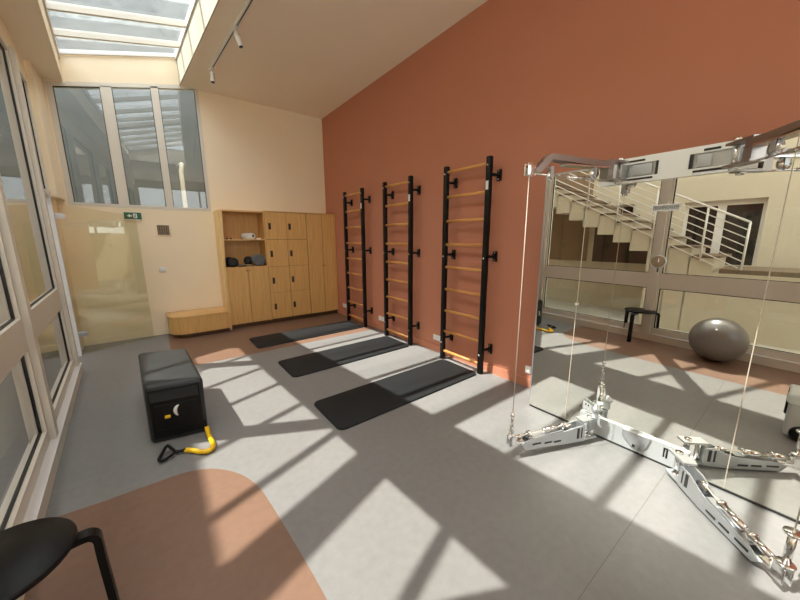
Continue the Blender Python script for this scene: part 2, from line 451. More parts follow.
for i in range(len(ys)-1):
    y1, y0 = ys[i], ys[i+1]; s = .1 if y0 > 4 else .07
    def quad(ya, yb, dz):
        return [(SKL(ya), ya+s*SKL(ya), GZ(SKL(ya))+dz), (SKR(ya), ya+s*SKR(ya), GZ(SKR(ya))+dz), (SKR(yb), yb+s*SKR(yb), GZ(SKR(yb))+dz), (SKL(yb), yb+s*SKL(yb), GZ(SKL(yb))+dz)]
    p = MB(); p._put(quad(y0, y1, .012), [(0, 1, 2, 3)]); p.build('pane', M['sky_pane'], sk)
    d = MB(); d._put(quad(y0+.02, y0+(y1-y0)*.42, .016), [(0, 1, 2, 3)]); d.build('dirt_band', M['sky_strip'], sk)

# back window = window_2
bw = struct_root('window_2', (0, YB+.06, WZ0))
fr = MB()
ft = lambda x: min(wtop(x), 3.86)
fr.prism([(WX0, WZ0), (WX1, WZ0), (WX1, WZ0+.045), (WX0, WZ0+.045)], YB-.004, YB+.09, 'y')
cells = [(-.785, -.325), (-.205, .235), (.325, .79)]
xs = [WX0]+[v for c in cells for v in c]+[WX1]
for a, b2 in ((xs[0], xs[1]), (xs[2], xs[3]), (xs[4], xs[5]), (xs[6], xs[7])):
    fr.prism([(a, WZ0+.045), (b2, WZ0+.045), (b2, ft(b2)-.0501), (a, ft(a)-.0501)], YB-.004, YB+.09, 'y')
for a, b2 in ((WX0, WX1),):
    fr.prism([(a, ft(a)-.05), (b2, ft(b2)-.05), (b2, ft(b2)), (a, ft(a))], YB-.004, YB+.09, 'y')
fr.build('frame', M['alu'], bw)
for a, b2 in cells:
    z0 = WZ0+.045
    g = MB(); w = .008
    g.prism([(a, z0), (a+w, z0), (a+w, ft(a)-.05), (a, ft(a)-.05)], YB+.012, YB+.03, 'y')
    g.prism([(b2-w, z0), (b2, z0), (b2, ft(b2)-.05), (b2-w, ft(b2)-.05)], YB+.012, YB+.03, 'y')
    g.prism([(a, ft(a)-.062), (b2, ft(b2)-.062), (b2, ft(b2)-.05), (a, ft(a)-.05)], YB+.012, YB+.03, 'y')
    g.build('gasket', M['gasket'], bw)
    p = MB(); p._put([(a, YB+.025, z0), (b2, YB+.025, z0), (b2, YB+.025, ft(b2)-.05), (a, YB+.025, ft(a)-.05)], [(0, 1, 2, 3)])
    p.build('pane', M['back_pane'], bw)

# glazed side wall: sill, posts, transoms, panes
GT = 3.27
S0 = -3.2
sl = MB(TL); sl.box(-.10, .045, S0, 5.02, 0, .095); sl.build('trim_3', M['alu'], None)['kind'] = 'structure'
st = MB(TL); st.box(-.05, .049, S0, 5.03, .095, .105); struct(st, 'trim_4', M['alu_sill'])
hd = MB(TL); hd.box(-.10, .0, S0, 5.78, GT, 3.56); struct(hd, 'wall_left', M['cream'])
posts = [4.945, 3.175, 1.405, -.365, -2.135]
for i, y in enumerate(posts):
    m = MB(TL); m.box(-.10, .035, y-.045, y+.045, .10, GT+.02); struct(m, 'trim_%d' % (5+i), M['alu'])
def bay(ya, yb, z0, zs, idx, gas=.012):
    """one bay: a frame, then for each opening a gasket and a pane"""
    R = struct_root('window_%d' % idx, TL(Vector((-.03, (ya+yb)/2, z0))))
    zc = zs[0][0]
    fm = MB(TL)
    fw = .03
    for a, b2 in ((ya, ya+fw), (yb-fw, yb)): fm.box(-.08, 0, a, b2, z0, GT)
    zprev = z0
    for (za, zb) in zs:
        fm.box(-.08, 0, ya+fw, yb-fw, zprev, za); zprev = zb
    fm.box(-.08, 0, ya+fw, yb-fw, zprev, GT)
    fm.build('frame', M['alu'], R)
    for (za, zb) in zs:
        a, b2 = ya+fw, yb-fw
        g = MB(TL)
        g.box(-.034, -.022, a, a+gas, za, zb); g.box(-.034, -.022, b2-gas, b2, za, zb); g.box(-.034, -.022, a, b2, za, za+gas*.7); g.box(-.034, -.022, a, b2, zb-gas, zb)
        g.build('gasket', M['gasket'], R)
        p = MB(TL); p._put([(-.03, a, za), (-.03, b2, za), (-.03, b2, zb), (-.03, a, zb)], [(0, 1, 2, 3)])
        p.build('pane', M['pane'], R)
    return R
for i in range(4):
    bay(posts[i+1]+.045, posts[i]-.045, .105, [(.19, .785), (1.0, GT-.03)], 3+i)
bay(posts[0]+.045, 5.72, 2.03, [(2.07, GT-.03)], 7)
bay(posts[4]-1.02, posts[4]-.045, .105, [(.19, .785), (1.0, GT-.03)], 8)
# jamb of the door opening, plaster return beyond it
jb = MB(TL); jb.box(-.09, .0, 5.715, 5.80, 0, 2.10); struct(jb, 'trim_10', M['post'])
pl = MB(); pl.box(-1.05, -.865, 5.80, YB, 2.03, 3.56); pl.box(-1.05, -.955, 5.80, YB, 0, 2.03); struct(pl, 'wall_side', M['cream'])
# glass door leaf standing open in front of the back wall = door_1
dA = Vector((-.93, 5.815, 0)); dB = Vector((-.155, 6.052, 0)); du = (dB-dA).normalized(); dn = Vector((-du.y, du.x, 0))
def TD(p): return dA+du*p.x+dn*p.y+Vector((0, 0, p.z))
DL = (dB-dA).length
dr = struct_root('door_1', dA)
g = MB(TD); g.prism([(0, .015), (DL, .015), (DL, 1.84), (.14, 1.93), (0, 1.96)], -.005, .005, 'y'); g.build('glass_leaf', M['door_pane'], dr)
for z in (1.80, .27):
    h = MB(TD); h.box(-.03, .095, -.016, .016, z-.033, z+.033, .004); h.build('hinge_clamp', M['alu_sill'] if z > 1 else M['cast'], dr)  # upper clamp paler: its bright reflection is put into the colour
# skirting
s_ = MB(); s_.box(XW-.012, XW, YF, 5.84, 0, .092); struct(s_, 'baseboard_right', M['terracotta'])
s_ = MB(); s_.box(-.95, .88, YB-.012, YB, 0, .085); struct(s_, 'baseboard_back', M['cream'])

# ------------------------------------------------------------------ courtyard behind the glazed wall
cy_ = MB(); cy_.box(-3.4, -.6, -6, 9.5, -.5, -.13); o = struct(cy_, 'floor_courtyard', M['ext_floor'])
XO = -3.4
ow = MB()
dY0, dY1, dZ0, dZ1 = .66, 1.76, 1.0, 2.19
nY0, nY1, nZ0, nZ1 = 2.62, 3.49, 1.88, 2.24
def wall_holes(mb, x0, x1, y0, y1, z0, z1, holes):
    yc = sorted({y0, y1}|{h[0] for h in holes}|{h[1] for h in holes}); zc = sorted({z0, z1}|{h[2] for h in holes}|{h[3] for h in holes})
    for i in range(len(yc)-1):
        for j in range(len(zc)-1):
            a, b2, c, d = yc[i], yc[i+1], zc[j], zc[j+1]
            if any(h[0] <= a and b2 <= h[1] and h[2] <= c and d <= h[3] for h in holes): continue
            mb.box(x0, x1, a, b2, c, d)
wall_holes(ow, XO-.3, XO, -6, 9.5, -.5, 6.33, [(dY0, dY1, dZ0, dZ1), (nY0, nY1, nZ0, nZ1)])
ow.box(XO-.3, XO, 5.9, 9.5, 6.33, 6.64)
struct(ow, 'wall_courtyard', M['ext_wall'])
od = struct_root('door_2', (XO-.1, (dY0+dY1)/2, dZ0))
m = MB(); t = .05; yc = (dY0+dY1)/2+.02
for a, b2 in ((dY0, dY0+t), (dY1-t, dY1), (yc-.06, yc+.06)): m.box(XO-.16, XO-.1, a, b2, dZ0, dZ1-.0901)
m.box(XO-.16, XO-.1, dY0, dY1, dZ1-.09, dZ1)
m.build('frame', M['ext_white'], od)
for a, b2 in ((dY0+t, yc-.06), (yc+.06, dY1-t)):
    m = MB(); m.box(XO-.14, XO-.13, a, b2, dZ0, dZ1-.09); m.build('pane', M['ext_dark'], od)
on = struct_root('window_9', (XO-.1, (nY0+nY1)/2, nZ0))
m = MB(); m.box(XO-.14, XO-.13, nY0, nY1, nZ0, nZ1); m.build('pane', M['ext_dark'], on)
m = MB(); m.box(XO-.13, XO-.08, nY0, nY1, nZ1-.04, nZ1); m.box(XO-.13, XO-.08, nY0, nY0+.04, nZ0, nZ1); m.build('frame', M['alu'], on)
# outdoor stair with stepped underside and rod railing
SXN, SXF = -2.2, -3.3
run, rise, ny = .29, .157, 14
sy0, sz0 = 1.93, 1.50
stair = thing('outdoor_stair', (-2.7, 3.0, 0), 'cream outdoor stair climbing along the courtyard wall, seen in the mirror', 'stairs')
m = MB()
run = .30
for k in range(-3, 11):
    y = sy0+run*k; zu = 1.265+rise*k
    m.box(SXF, SXN, y, y+run+.012, zu if k >= 0 else -.13, zu+.38)
    tr = MB(); tr.box(SXF, SXN+.012, y-.07, y+run-.015, zu+.381, zu+.42); tr.build('tread', M['ext_tread'], stair)
m.build('flight', M['ext_wall'], stair)
m = MB(); m.box(SXF, SXN, -.4, sy0-run*3-.08, .93, 1.0); m.build('landing', M['ext_tread'], stair)
m = MB(); m.box(SXF, SXN+.0, -.4, sy0-run*3-.001, -.13, .929); m.build('plinth', M['ext_wall'], stair)
RX = SXN+.035
rz = lambda y, h: 1.50+.535*(y-1.88)+h
rail = thing('stair_railing', (RX, 3.0, 1.0), 'white metal railing with thin rods along the outdoor stair flight', 'railing')
for y in (.70, 1.2, 1.9, 2.51, 3.08, 3.9):
    m = MB(); m.cyl((RX, y, max(rz(y, -.02), 1.0)), (RX, y, rz(y, .87)), .015, n=8); m.build('post', M['ext_white'], rail)
for i in range(8):
    h = .02+i*.121
    ya = .70 if rz(.7, h) > 1.03 else 1.88+(1.03-1.5-h)/.535
    m = MB(); m.tube([(RX, ya, rz(ya, h)), (RX, 4.9, rz(4.9, h))], .008 if i < 7 else .016, 8); m.build('rod' if i < 7 else 'handrail', M['ext_white'], rail)
pn = struct_root('window_11', (-3.36, 3.0, .95))
m = MB(); m.box(-3.399, -3.36, 1.95, 3.35, .95, 1.87); m.build('pane', M['ext_brown'], pn)
m = MB(); m.box(-3.399, -3.36, 3.50, 5.4, .95, 3.2); m.build('panel', M['tan_cloth'], pn)
# sloping pergola that shades the courtyard
pg = thing('pergola', (-2.1, 3.0, 3.7), 'slatted pergola sloping over the courtyard outside the glazed wall', 'pergola')
def praf(yc, w, name='rafter'):
    m = MB()
    xa, xb, xc = -3.36, FX(yc)-.13, -1.25; s = -.60; zc = 3.91
    P = lambda x: Vector((x, yc+.066*(x-xc), zc+s*(x-xc)))
    m.bar(P(xa), P(xb), w, .035); return m.build(name, M['alu'], pg)
for fy, w in ((4.41, .05), (3.845, .05), (3.28, .05), (2.71, .055), (2.09, .06), (1.60, .31), (.92, .065), (.36, .06), (-.2, .06), (-.8, .06)):
    praf(fy+1.095, w)
praf(4.94+1.095+.42, .84, 'end_deck')
# small yard seen through the back window
by = MB(); by.box(-3.0, 3.2, YB+2.3, YB+2.5, -.5, 8.6); struct(by, 'wall_yard', M['ext_roof'])
by = MB();  by.box(1.4, 1.6, YB+.2, YB+2.3, -.5, 4.2); struct(by, 'wall_yard_side', M['ext_wall'])
by = MB(); by.box(-1.6, 1.6, YB+.2, YB+2.5, -.6, -.5); struct(by, 'floor_yard', M['ext_floor'])
pp = MB(); pp.tube([(.55, YB+.9, -.5), (.55, YB+.9, 2.7), (.58, YB+1.0, 2.85), (.60, YB+2.2, 3.0)], .035, 12)
tag(pp.build('drain_pipe', M['ext_white']), 'white drain pipe behind the right pane of the back window', 'pipe')
# unseen tall wall, added to keep sky light off the skylight
tb = MB(); tb.box(3.1, 3.3, YF, YB+2.3, 4.3, 7.6)
struct(tb, 'wall_sky_block', M['ext_roof'])

# ------------------------------------------------------------------ wall bars
def make_bars(yr, yl):
    root = thing('wall_bars', (2.80, (yr+yl)/2, 0), '', 'wall bars', 'black wall bars on the terracotta wall')
    for y in (yr, yl):
        m = MB(); m.box(2.745, 2.797, y-.026, y+.026, 0, 2.31, .006); up = m.build('upright', M['black_steel'], root)
        for z in (2.225, 1.295, .22):
            m = MB(); m.cyl((2.746, y+.004, z), (2.739, y+.004, z), .011, n=10); m.build('bolt', M['bolt'], up)
    m = MB(); m.box(2.742, 2.746, yr-.016, yr+.016, 1.99, 2.075); m.build('sticker', M['sticker'], root)
    for z in (2.245, 1.972, 1.702, 1.434, 1.166, .898, .632, .37, .11):
        m = MB()
        m.tube([(2.772, yr+.02, z), (2.772, (yr+yl)/2, z), (2.772, yl-.02, z)], .0175, 12); m.build('rung', M['rung'], root)
    for y in (yr, yl):
        for z in (2.135, 1.315, .285):
            m = MB(); yy = y-.045
            m.cyl((2.772, y, z), (2.80, yy+.015, z), .015, n=10); m.cyl((2.797, yy+.018, z), (2.866, yy, z), .015, n=10)
            m.box(2.862, XW, yy-.022, yy+.022, z-.055, z+.055, .004)
            br = m.build('wall_bracket', M['black_steel'], root)
            m = MB()
            for dz in (-.04, .04): m.cyl((2.862, yy, z+dz), (2.857, yy, z+dz), .007, n=8)
            m.build('screw', M['bolt'], br)
    return root
lab3 = ['nearest black steel wall bars with nine wooden rungs, beside the mirror', 'middle of the three black wall bars, standing between the other two', 'farthest black wall bars, next to the oak wardrobe']
bars0 = make_bars(2.135, 2.73); bars0['label'] = lab3[0]
for dy, lb in ((1.245, lab3[1]), (2.48, lab3[2])):
    c = copy_tree(bars0); c.location = (bars0.location.x, bars0.location.y+dy, 0); c['label'] = lb

# ------------------------------------------------------------------ exercise mats
def make_mat(x0, x1, y0, y1, label, sk=0.):
    root = thing('exercise_mat', ((x0+x1)/2, (y0+y1)/2, 0), label, 'mat', 'black exercise mats laid out below the wall bars')
    r = .06; pts = []
    for cx, cy, a0 in ((x1-r, y1-r, 0), (x0+r, y1-r, 90), (x0+r, y0+r, 180), (x1-r, y0+r, 270)):
        for k in range(7):
            a = math.radians(a0+15*k); pts.append((cx+r*math.cos(a), cy+r*math.sin(a)))
    pts = [(x, y+sk*(x-x1)) for x, y in pts]
    m = MB(); m.prism(pts, .001, .016, 'z', .004); m.build('pad', M['rubber_mat'], root)
    m = MB(); q = [(x0+.10+(x-x0)*(x1-x0-.16)/(x1-x0), y0+.03+(y-y0)*(y1-y0-.06)/(y1-y0)) for x, y in [(x0, y0), (x1, y0), (x1, y1), (x0, y1)]]
    return root
make_mat(1.00, 2.735, 2.13, 2.69, 'nearest black mat, below the wall bars beside the mirror', .02)
make_mat(1.05, 2.74, 3.34, 3.93, 'black mat lying between the two other mats', .02)
make_mat(.99, 2.74, 4.60, 5.16, 'farthest black mat, on the brown floor in front of the wardrobe', .02)

# ------------------------------------------------------------------ oak joinery
CF = 5.86; CB = YB-.003
def knob(m, x, z): m.cyl((x, CF+.001, z), (x, CF-.008, z), .010, n=10)
# shelf cabinet
sc_ = thing('shelf_cabinet', (1.22, 6.05, 0), 'oak cabinet with two open shelves above a pair of doors', 'cabinet')
m = MB()
m.prism([(.875, .0), (.858, .08), (.855, 1.05), (.862, 1.965), (.925, 1.965), (.897, 1.05), (.897, 0)], CF-.02, CB, 'y'); m.build('side_panel', M['oak_lit'], sc_)
m = MB(); m.box(1.545, 1.562, CF, CB, .07, 1.965); m.build('divider', M['oak'], sc_)
m = MB(); m.box(.90, 1.562, CF-.015, CB, 1.95, 1.972); m.build('top_panel', M['oak'], sc_)
m = MB(); m.box(.895, 1.545, CB-.012, CB, 1.04, 1.95); m.build('back_panel', M['oak'], sc_)
m = MB(); m.box(.90, 1.545, CF+.01, CB-.012, 1.490, 1.506); m.build('shelf', M['oak_lit'], sc_)
m = MB(); m.box(.895, 1.545, CF, CB-.012, 1.030, 1.050); m.build('niche_floor', M['oak'], sc_)
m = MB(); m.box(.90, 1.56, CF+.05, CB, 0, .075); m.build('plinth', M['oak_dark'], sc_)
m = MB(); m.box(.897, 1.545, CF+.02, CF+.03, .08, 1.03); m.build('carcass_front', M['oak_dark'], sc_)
for a, b2, kx in ((.899, 1.227, 1.208), (1.233, 1.559, 1.254)):
    m = MB(); m.box(a, b2, CF-.001, CF+.018, .078, 1.034); d = m.build('door', M['oak'], sc_)
    m = MB(); knob(m, kx, .985); m.build('knob', M['black_plastic'], d)
# lockers
lk = thing('locker_cabinet', (1.93, 6.05, 0), 'oak locker cabinet of eight small doors with dark finger slots', 'cabinet')
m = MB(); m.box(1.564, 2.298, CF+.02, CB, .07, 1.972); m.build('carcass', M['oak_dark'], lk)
m = MB(); m.box(1.564, 2.298, CF-.015, CB, 1.9725, 1.985); m.build('top_panel', M['oak'], lk)
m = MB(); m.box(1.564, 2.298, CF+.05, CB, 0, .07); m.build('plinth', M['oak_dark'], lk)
zr = [.078, .553, 1.028, 1.503, 1.972]
for c in range(2):
    for r in range(4):
        xa = 1.567+c*.366; xb = xa+.360
        m = MB(); m.box(xa, xb, CF-.001, CF+.018, zr[r]+.003, zr[r+1]-.003); d = m.build('locker_door', M['oak'], lk)
        hx = xa+.075-.02*c; hz = zr[r]+.225
        m = MB(); m.box(hx-.022, hx+.022, CF-.003, CF+.004, hz-.055, hz+.055, .003); m.build('finger_slot', M['dark_slot'], d)
# wardrobe
wd = thing('wardrobe', (2.59, 6.05, 0), 'tall oak wardrobe with two plain doors in the corner', 'wardrobe')
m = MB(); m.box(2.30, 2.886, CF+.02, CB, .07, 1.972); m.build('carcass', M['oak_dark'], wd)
m = MB(); m.box(2.30, 2.886, CF-.015, CB, 1.9725, 1.985); m.build('top_panel', M['oak'], wd)
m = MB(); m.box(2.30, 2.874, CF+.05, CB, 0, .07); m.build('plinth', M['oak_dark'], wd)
for a, b2, kx in ((2.304, 2.601, 2.585), (2.607, 2.885, 2.628)):
    m = MB(); m.box(a, b2, CF-.001, CF+.018, .078, 1.969); d = m.build('door', M['oak'], wd)
    m = MB(); knob(m, kx, 1.0); m.build('knob', M['black_plastic'], d)
# bench with rounded corner
be = thing('bench', (.45, 6.0, 0), 'low oak bench with a rounded corner against the back wall', 'bench')
def bench_poly(d):
    x0, x1, y0, y1, r = .045+d, .8495, 5.74+d, YB-.014, .24-d
    pts = [(x1, y1), (x0, y1)]
    for k in range(11):
        a = math.radians(180+9*k); pts.append((x0+r+r*math.cos(a), y0+r+r*math.sin(a)))
    return pts+[(x1, y0)]
m = MB(); m.prism(bench_poly(0), .07, .318, 'z'); m.build('body', M['oak'], be)
m = MB(); m.prism(bench_poly(-.008), .318, .352, 'z', .006); m.build('seat_top', M['oak_top'], be)
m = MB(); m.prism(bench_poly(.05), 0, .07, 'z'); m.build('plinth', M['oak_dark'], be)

# things on the shelves
pr = thing('paper_roll', (1.30, 6.02, 1.507), 'white paper towel roll lying on the upper open shelf', 'paper roll')
ax = Vector((.62, -.78, 0)).normalized(); c0 = Vector((1.24, 6.06, 1.507+.052)); c1 = c0+ax*.21
m = MB(); L_ = .21
m.lathe([(.020, 0), (.052, 0), (.052, L_), (.020, L_), (.020, L_-.05)], c0, ax, 28); m.build('paper', M['paper'], pr)
m = MB(); m.lathe([(.020, .001), (.020, L_-.004), (.017, L_-.004), (.017, .001)], c0, ax, 20); m.build('core', M['dark_slot'], pr)
m = MB(); m.box(1.44, 1.50, 5.93, 5.98, 1.507, 1.530, .006)
tag(m.build('soap_box', M['paper']), 'tiny white box right of the paper roll on the upper shelf', 'box')
for x, lb in ((.985, 'small dark stopper at the left end of the upper shelf, the left one'), (1.04, 'small dark stopper on the upper shelf, right of its twin')):
    m = MB(); m.lathe([(.013, 0), (.016, .012), (.010, .026), (.004, .03)], (x, 6.0, 1.5065), (0, 0, 1), 14)
    tag(m.build('stopper', M['dark_cloth']), lb, 'stopper', 'dark stoppers on the shelf')
fo = thing('foam_roller', (1.02, 6.02, 1.05), 'black foam roller at the left of the lower open shelf', 'foam roller')
m = MB(); m.lathe([(.03, 0), (.07, 0), (.078, .01), (.078, .26), (.07, .27), (.03, .27)], (1.0, 6.17, 1.129), (.12, -.99, 0), 28); m.build('foam', M['dark_cloth'], fo)
m = MB(); m.lathe([(.03, .0), (.03, .265), (.0, .265)], (1.0, 6.17, 1.129), (.12, -.99, 0), 18); m.build('core', M['dark_slot'], fo)
rb = thing('rolled_bag', (1.42, 6.03, 1.05), 'rolled grey marl bag on the right of the lower shelf', 'bag')
m = MB()
pts = []
for k in range(90):
    a = k*.28; r = .012+.092*k/90
    pts.append((r*math.cos(a), r*math.sin(a)*.95))
outer = [(.105*math.cos(t*PI/16)*(1+.05*math.sin(3*t)), .098*math.sin(t*PI/16)*(1+.04*math.cos(2*t))) for t in range(32)]
m.prism([(1.435+a, 1.152+b2) for a, b2 in outer], 5.885, 6.075, 'y', .02); m.build('roll', M['grey_cloth'], rb)
m = MB(); m.tube([(1.435+a, 5.882, 1.152+b2) for a, b2 in pts], .0045, 6); m.build('spiral_edge', M['dark_cloth'], rb)
m = MB(); m.sphere((1.315, 6.17, 1.132), .082, 20, (.95, .80, .97))
tag(m.build('dark_ball', M['dark_cloth']), 'dark soft ball left of the rolled grey bag', 'ball')
m = MB(); m.box(1.09, 1.315, 5.91, 6.02, 1.051, 1.085, .012)
tag(m.build('folded_towel', M['tan_cloth']), 'folded tan towel at the front of the lower shelf', 'towel')
m = MB(); m.box(1.09, 1.22, 5.865, 5.898, 1.051, 1.075, .010)
tag(m.build('black_strap', M['dark_cloth']), 'black folded strap in front of the tan towel', 'strap')

# ------------------------------------------------------------------ black padded box and the yellow strap
def bilin(h, u, v):
    c = {0: [(-.194, 2.805), (.168, 2.738), (.222, 3.70), (-.262, 3.81)][:4], 1: [(-.176, 2.812), (.185, 2.752), (.139, 3.665), (-.236, 3.775)]}[h]
    a, b2, c2, d = [Vector((x, y, 0)) for x, y in c]
    return (a*(1-u)+b2*u)*(1-v)+(d*(1-u)+c2*u)*v
bx = thing('padded_box', (0, 3.27, 0), 'long black padded box on the floor beside the yellow band', 'padded box')
t = bmesh.new()
HB = .455; cs = []
for h, z in ((0, .0), (1, HB)):
    for u, v in ((0, 0), (1, 0), (1, 1), (0, 1)):
        p = bilin(1, u, v) if h else (bilin(1, u, v)*.55+bilin(0, u, v)*.45)
        cs.append(t.verts.new((p.x, p.y, z)))
for fc in ((3, 2, 1, 0), (4, 5, 6, 7), (0, 1, 5, 4), (1, 2, 6, 5), (2, 3, 7, 6), (3, 0, 4, 7)): t.faces.new([cs[i] for i in fc])
bmesh.ops.bevel(t, geom=list(t.edges), offset=.032, segments=4, affect='EDGES', profile=.5)
m = MB(); m._merge(t, True); m.build('cover', M['vinyl'], bx)
fd = (bilin(1, 1, 0)-bilin(1, 0, 0)).normalized(); fnrm = Vector((fd.y, -fd.x, 0)); fo_ = bilin(1, 0, 0)*.6+bilin(0, 0, 0)*.4
def TF(p): return fo_+fd*p.x+fnrm*p.y+Vector((0, 0, p.z))
m = MB(TF); m.box(.022, .342, -.010, .006, .035, .425, .004); m.build('front_panel', M['black_plastic'], bx)
m = MB(TF); m.box(.05, .32, .0, .0095, .10, .30, .004); m.build('front_pocket', M['black_plastic'], bx)
m = MB(TF)
arc = [(.205+.032*math.cos(math.radians(a)), .011, .235+.045*math.sin(math.radians(a))) for a in range(100, 250, 15)]
m.tube(arc, [.004+.008*math.sin(PI*i/(len(arc)-1)) for i in range(len(arc))], 8); m.build('crescent_mark', M['sticker'], bx)
m = MB(TF); m.box(.105, .140, .006, .012, .19, .215, .003); m.build('yellow_mark', M['yellow'], bx)
m = MB(TF); m.prism([(.03, .33), (.33, .33), (.332, .41), (.028, .41)], .0, .0085, 'y'); 
m.build('flap', M['vinyl'], bx)
m = MB(TF); m.tube([(.34, .0, .10), (.352, .012, .085), (.352, .012, .045), (.34, .0, .03)], .008, 8); m.build('side_loop', M['black_plastic'], bx)

ys_ = thing('resistance_band', (.10, 2.55, 0), 'yellow resistance band with a black handle lying by the box', 'resistance band')
def cat(pts, n=8):
    pts = [Vector(p) for p in pts]; out = []
    for i in range(len(pts)-1):
        p0 = pts[max(i-1, 0)]; p1 = pts[i]; p2 = pts[i+1]; p3 = pts[min(i+2, len(pts)-1)]
        for k in range(n):
            s = k/n; out.append(.5*((2*p1)+(-p0+p2)*s+(2*p0-5*p1+4*p2-p3)*s*s+(-p0+3*p1-3*p2+p3)*s**3))
    return out+[pts[-1]]
tubep = cat([(.166, 2.722, .06), (.168, 2.69, .026), (.172, 2.60, .02), (.178, 2.50, .02), (.150, 2.445, .02), (.095, 2.465, .02), (.05, 2.52, .02), (.012, 2.553, .02)])
m = MB(); m.tube(tubep, .0165, 12); m.build('tube', M['yellow'], ys_)
m = MB(); m.tube(cat([(.015, 2.551, .022), (-.01, 2.557, .022), (-.045, 2.568, .022)], 4), [.017, .015, .013, .012, .011, .010, .012, .014, .015][:9], 10); m.build('handle_neck', M['black_plastic'], ys_)
m = MB(); m.tube([(-.045, 2.568, .022), (-.080, 2.632, .045), (-.086, 2.646, .048), (-.100, 2.635, .045), (-.142, 2.545, .022), (-.138, 2.532, .020), (-.125, 2.520, .019), (-.105, 2.520, .019)], .011, 10, closed=True); m.build('handle', M['black_plastic'], ys_)

# ------------------------------------------------------------------ stool
stl = thing('stool', (-.535, 1.495, 0), 'black three-legged bentwood stool standing near the glazed wall', 'stool')
m = MB(); m.lathe([(.160, .425), (.184, .428), (.190, .437), (.190, .444), (.184, .452), (.0, .453)], (-.535, 1.495, 0), (0, 0, 1), 48); m.build('seat', M['stool_black'], stl)
for ang in (4, 124, 238):
    a = math.radians(ang); d = Vector((math.cos(a), math.sin(a), 0)); c = Vector((-.535, 1.495, 0))
    prof = [(.10, .412), (.185, .416)]+[(.205+.032*math.sin(math.radians(q)), .384+.032*math.cos(math.radians(q))) for q in range(0, 91, 15)]+[(.238, .30), (.243, .15), (.248, .0)]
    sd = Vector((-d.y, d.x, 0)); vs = []; w, th = .046, .024
    for i, (r, z) in enumerate(prof):
        p0 = prof[max(i-1, 0)]; p1 = prof[min(i+1, len(prof)-1)]
        tx, tz = p1[0]-p0[0], p1[1]-p0[1]; ln = math.hypot(tx, tz); nx, nz2 = -tz/ln, tx/ln
        for s, q in ((-1, -1), (1, -1), (1, 1), (-1, 1)):
            vs.append(c+d*(r+nx*q*th/2)+sd*(s*w/2)+Vector((0, 0, max(0, z+nz2*q*th/2))))
    m = MB(); n = len(prof)
    m._put(vs, [(3, 2, 1, 0), tuple(range(4*n-4, 4*n))]+[(i*4+k, i*4+(k+1) % 4, i*4+4+(k+1) % 4, i*4+4+k) for i in range(n-1) for k in range(4)])
    m.build('leg', M['stool_black'], stl)
# pilates ball
bl = thing('exercise_ball', (-.275, .60, 0), 'grey vinyl exercise ball by the glazed wall, seen in the mirror', 'exercise ball')
m = MB(); m.sphere((-.275, .60, .268), .27, 48, (1, 1, .993))
m.build('shell', M['ball'], bl)
m = MB(); m.lathe([(.012, 0), (.012, .004), (.0, .005)], (-.275+.27*.80, .60, .268+.27*.598), (.80, 0, .598), 14); m.build('plug', M['white_plastic'], bl)
# grey step machine, only its end shows in the mirror
gm = thing('mini_stepper', (1.33, -.30, 0), 'grey plastic step machine with pale end cap, at the right edge of the mirror', 'step machine')
gx0, gx1, gy0, gy1 = 1.09, 1.47, -.58, -.03
m = MB(); m.prism([(gx0+.0, .02), (gx0+.03, .24), (gx0+.07, .30), (gx1-.07, .30), (gx1-.03, .24), (gx1, .02)], gy0, gy1, 'y', .025); m.build('body', M['grey_shell'], gm)
m = MB(); m.prism([(gx0+.035, .26), (gx0+.06, .345), (gx1-.06, .345), (gx1-.035, .26)], gy0-.01, gy1+.012, 'y', .02); m.build('end_cap', M['pale_shell'], gm)
m = MB(); m.box(gx0+.11, gx1-.11, gy0+.05, gy1+.014, .15, .335, .01); m.build('window_panel', M['black_plastic'], gm)
m = MB(); m.box(gx0+.10, gx1-.10, gy0+.06, gy1-.06, .33, .352, .008); m.build('tread_pad', M['rubber_mat'], gm)
for y in (gy0+.09, gy1-.09):
    for x, s in ((gx0, -1), (gx1, 1)):
        m = MB(); m.lathe([(.02, -.02), (.055, -.02), (.06, -.01), (.06, .012), (.05, .02), (.0, .02)], (x, y, .0605), (s, 0, 0), 20); m.build('wheel', M['black_plastic'], gm)

# ------------------------------------------------------------------ mirror training station with cables
ks = thing('cable_trainer', (2.6, .605, 0), 'mirror training station with chrome pulley arms and cables on the terracotta wall', 'cable machine')
MY0, MY1, MX = -.19, 1.40, 2.56
for a, b2 in ((MY0, .139), (.142, 1.082), (1.085, MY1)):
    m = MB(); m.box(MX, MX+.008, a, b2, .015, 1.985); m.build('mirror_panel', M['mirror'], ks)
for y in (.1405, 1.0835):
    m = MB(); m.box(MX-.0025, MX+.004, y-.0022, y+.0022, .015, 1.985); m.build('panel_joint', M['cable'], ks)
m = MB(); m.box(MX+.009, XW-.001, MY0+.05, MY1-.05, .0, 1.96); m.build('housing', M['dark_slot'], ks)
m = MB()
m.box(MX+.0, MX+.009, MY1, MY1+.012, .01, 1.995); m.box(MX+.0, MX+.009, MY0-.012, MY0, .01, 1.995); m.box(MX, MX+.009, MY0, MY1, 1.985, 1.998)
m.build('edge_trim', M['cast'], ks)
m = MB(); m.box(MX-.004, MX+.009, MY0, MY1, .004, .016); m.build('bottom_edge', M['dark_slot'], ks)
